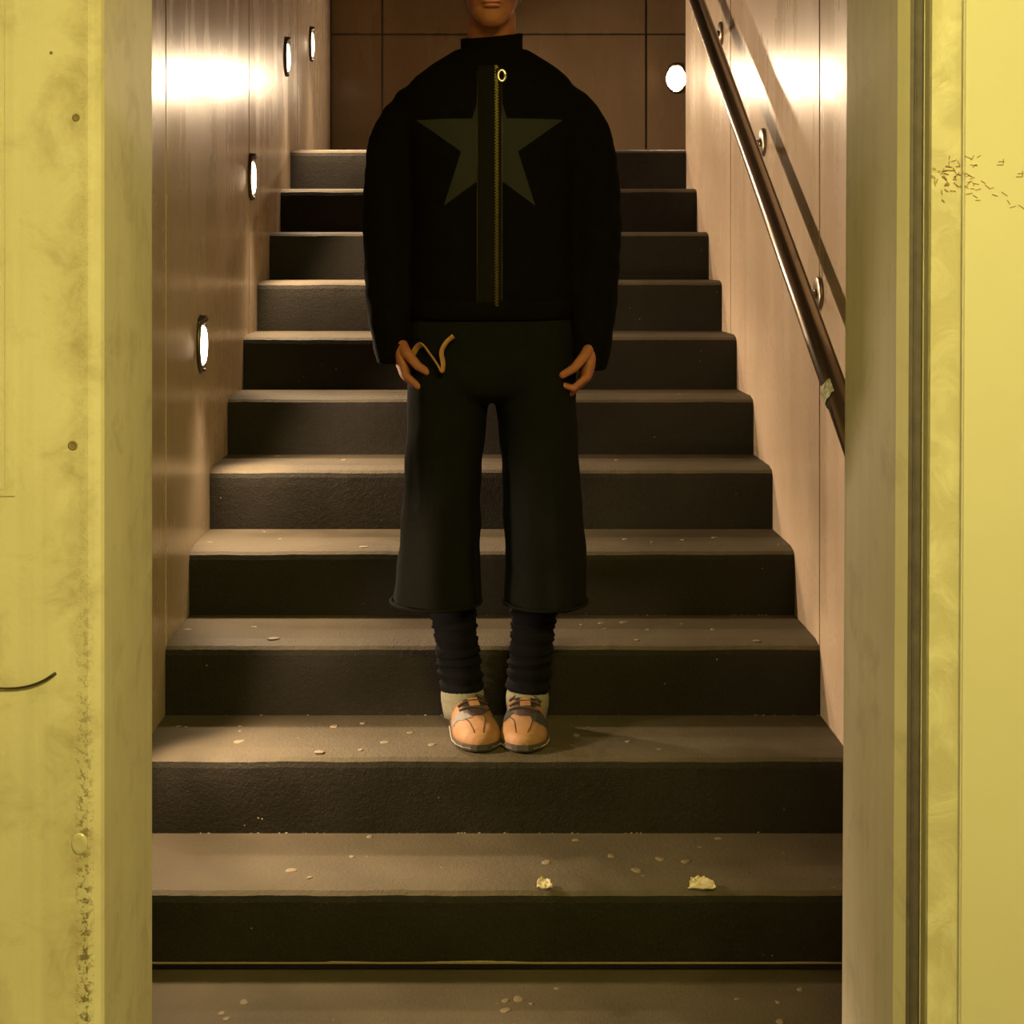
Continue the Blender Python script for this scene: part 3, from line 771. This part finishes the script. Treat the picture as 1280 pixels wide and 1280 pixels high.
# --- shoes: loft along the foot, toe toward the camera
SH = [(0.0, .020, .060), (.03, .030, .075), (.10, .036, .086), (.25, .039, .088), (.38, .042, .084), (.50, .045, .074), (.62, .0485, .064), (.74, .0505, .056), (.85, .047, .049), (.93, .037, .042), (.98, .022, .034), (1.0, .010, .026)]
LEN = .246
def shoe(side, heel, ang):
    R = Matrix.Rotation(ang, 3, 'Z'); H = Vector((heel[0], heel[1], ZF + .0))
    def T(x, s_, z):   # x across, s_ along the foot 0..1
        bend = -.012 * side * (s_ - .5) ** 2 * 0
        return H + R @ Vector((x + bend, -s_ * LEN, z))
    rings = []
    n = 28
    fine = []
    for k in range(len(SH) - 1):
        for j in range(4):
            t = j / 4; fine.append(tuple(SH[k][q] + (SH[k + 1][q] - SH[k][q]) * t for q in range(3)))
    fine.append(SH[-1])
    for s_, wd, h in fine:
        r = []
        for i in range(n):
            a = 2 * math.pi * i / n; c_, sn = math.cos(a), math.sin(a)
            z = .013 + ((h - .013) * abs(sn) ** .85 if sn >= 0 else -.003 * abs(sn))
            x = wd * math.copysign(abs(c_) ** .75, c_) * (1 if sn < .3 else 1 - .05 * (sn - .3))
            r.append(T(x, s_, z))
        rings.append(r)
    vf = loft(rings)
    me = bpy.data.meshes.new('shoe'); me.from_pydata([tuple(p) for p in vf[0]], [], vf[1]); me.update()
    bm = bmesh.new(); bm.from_mesh(me); bmesh.ops.recalc_face_normals(bm, faces=bm.faces)
    bm.to_mesh(me); bm.free()
    tree = bvh(me)
    so = pobj('shoe', me, M_LEATHER)
    def down(x, s_, off):
        p = T(x, s_, .4); hit = tree.ray_cast(p, Vector((0, 0, -1)))
        if hit[0] is None: return None
        return hit[0] + hit[1].normalized() * off * (1 if hit[1].z > 0 else -1)
    # sole with studs
    rs = []
    for z, g_ in ((.0, .93), (.004, 1.0), (.012, 1.03), (.015, 1.0)):
        ring = []
        for s_, wd, h in fine: ring.append(T(wd * g_ + .0012, .5 + (s_ - .5) * (1.0 + .02 * (g_ > .95)), z))
        for s_, wd, h in reversed(fine): ring.append(T(-wd * g_ - .0012, .5 + (s_ - .5) * (1.0 + .02 * (g_ > .95)), z))
        rs.append(ring)
    sol = pobj('sole', loft(rs), M_SOLE, so, False)
    studs = []
    for s_, wd, h in fine[16:-1:1]:
        for q in (-1, 1): studs.append(sphere(T(q * (wd + .0015), s_, .008), (.0023, .0023, .003), 8, 5))
    o = pobj('sole_studs', merge(studs), M_STUD, sol); o['kind'] = 'stuff'
    def decal(name, poly, mat, off=.0012, par=None):
        """polygon in (x, s) laid on the upper; filled by a grid clipped to it"""
        def inside(x, y):
            c = False; m = len(poly); j = m - 1
            for i in range(m):
                (xi, yi), (xj, yj) = poly[i], poly[j]
                if (yi > y) != (yj > y) and x < (xj - xi) * (y - yi) / (yj - yi) + xi: c = not c
                j = i
            return c
        x0, x1 = min(p[0] for p in poly), max(p[0] for p in poly); y0, y1 = min(p[1] for p in poly), max(p[1] for p in poly)
        N = 44; V, Fc, idx = [], [], {}
        for i in range(N + 1):
            for j in range(N + 1):
                p = down(x0 + (x1 - x0) * i / N, y0 + (y1 - y0) * j / N, off)
                if p is not None: idx[i, j] = len(V); V.append(p)
        for i in range(N):
            for j in range(N):
                q = [(i, j), (i + 1, j), (i + 1, j + 1), (i, j + 1)]
                if all(t in idx for t in q) and inside(x0 + (x1 - x0) * (i + .5) / N, y0 + (y1 - y0) * (j + .5) / N): Fc.append(tuple(idx[t] for t in q))
        used = sorted({i for f in Fc for i in f}); mp = {u: k for k, u in enumerate(used)}
        return pobj(name, ([V[u] for u in used], [tuple(mp[i] for i in f) for f in Fc]), mat, par or so)
    # scalloped throat with laces
    ed = []
    for k in range(9): ed.append((.019 + (.008 if k % 2 else 0), .30 + .40 * k / 8))
    throat = [(x, s_) for x, s_ in ed] + [(.010, .735), (-.010, .735)] + [(-x, s_) for x, s_ in reversed(ed)]
    th_ = decal('tongue', throat, M_LEATHD)
    for k in range(4):
        s_ = .36 + .085 * k
        path = [down(-.031 + .062 * i / 14, s_ + .018 * (1 if k % 2 else -1) * (i / 14 - .5), .0030) for i in range(15)]
        pobj('lace', tube(path, .0026, 8), M_LEATHD, so)
    decal('lace_tab', [(-.011, .50), (.010, .49), (.013, .60), (-.009, .61)], M_LEATHER, .0045)
    # side patches
    gl, gm = ((-1, M_GREYP), (1, M_BLACKP))
    L_, R_ = ((M_GREYP, M_BLACKP) if side < 0 else (M_BLACKP, M_BLACKP))
    decal('side_patch', ([(-.048, .58), (-.026, .62), (-.008, .76), (-.030, .76), (-.047, .68)] if side < 0 else [(-.050, .54), (-.030, .56), (-.022, .68), (-.036, .74), (-.052, .70)]), L_)
    decal('side_patch', [(.050, .58), (.030, .60), (.012, .72), (.018, .80), (.036, .80), (.052, .72)] if side > 0 else [(.048, .55), (.038, .57), (.034, .70), (.046, .74), (.052, .64)], R_)
    # toe seams
    for crv in ([(-.030, .72), (-.020, .80), (-.016, .90), (-.014, .95)], [(.012, .68), (.016, .78), (.010, .88), (.004, .96)] if side < 0 else [(.018, .80), (.016, .87), (.010, .95)], [(-.020, .70), (0.0, .72), (.018, .70)]):
        path = [down(p.x, p.y, .0004) for p in spline([(a, b, 0) for a, b in crv], 5)]
        path = [p for p in path if p is not None]
        pobj('seam', tube(path, .0010, 6), M_LEATHD, so)
    return so
# (heel position relative to the person's centre, turn about the vertical)
shoe(-1, (-.064, .100), math.radians(10))
shoe(1, (.080, .100), math.radians(-4))

# --- strap held in the hand at smaller x
pp = [at(512, 452, 3.235), at(520, 436, 3.222), at(528, 431, 3.20), at(538, 443, 3.175), at(547, 456, 3.165), at(552, 465, 3.163), at(554, 455, 3.162), at(552, 440, 3.160), at(558, 428, 3.160), at(567, 420, 3.160)]
tag(obj('strap', tube(spline(pp, 6), .0068, 10, True, .35), M_STRAP, None, True), "short tan looped strap held in the person's hand against the dark trousers", 'strap')
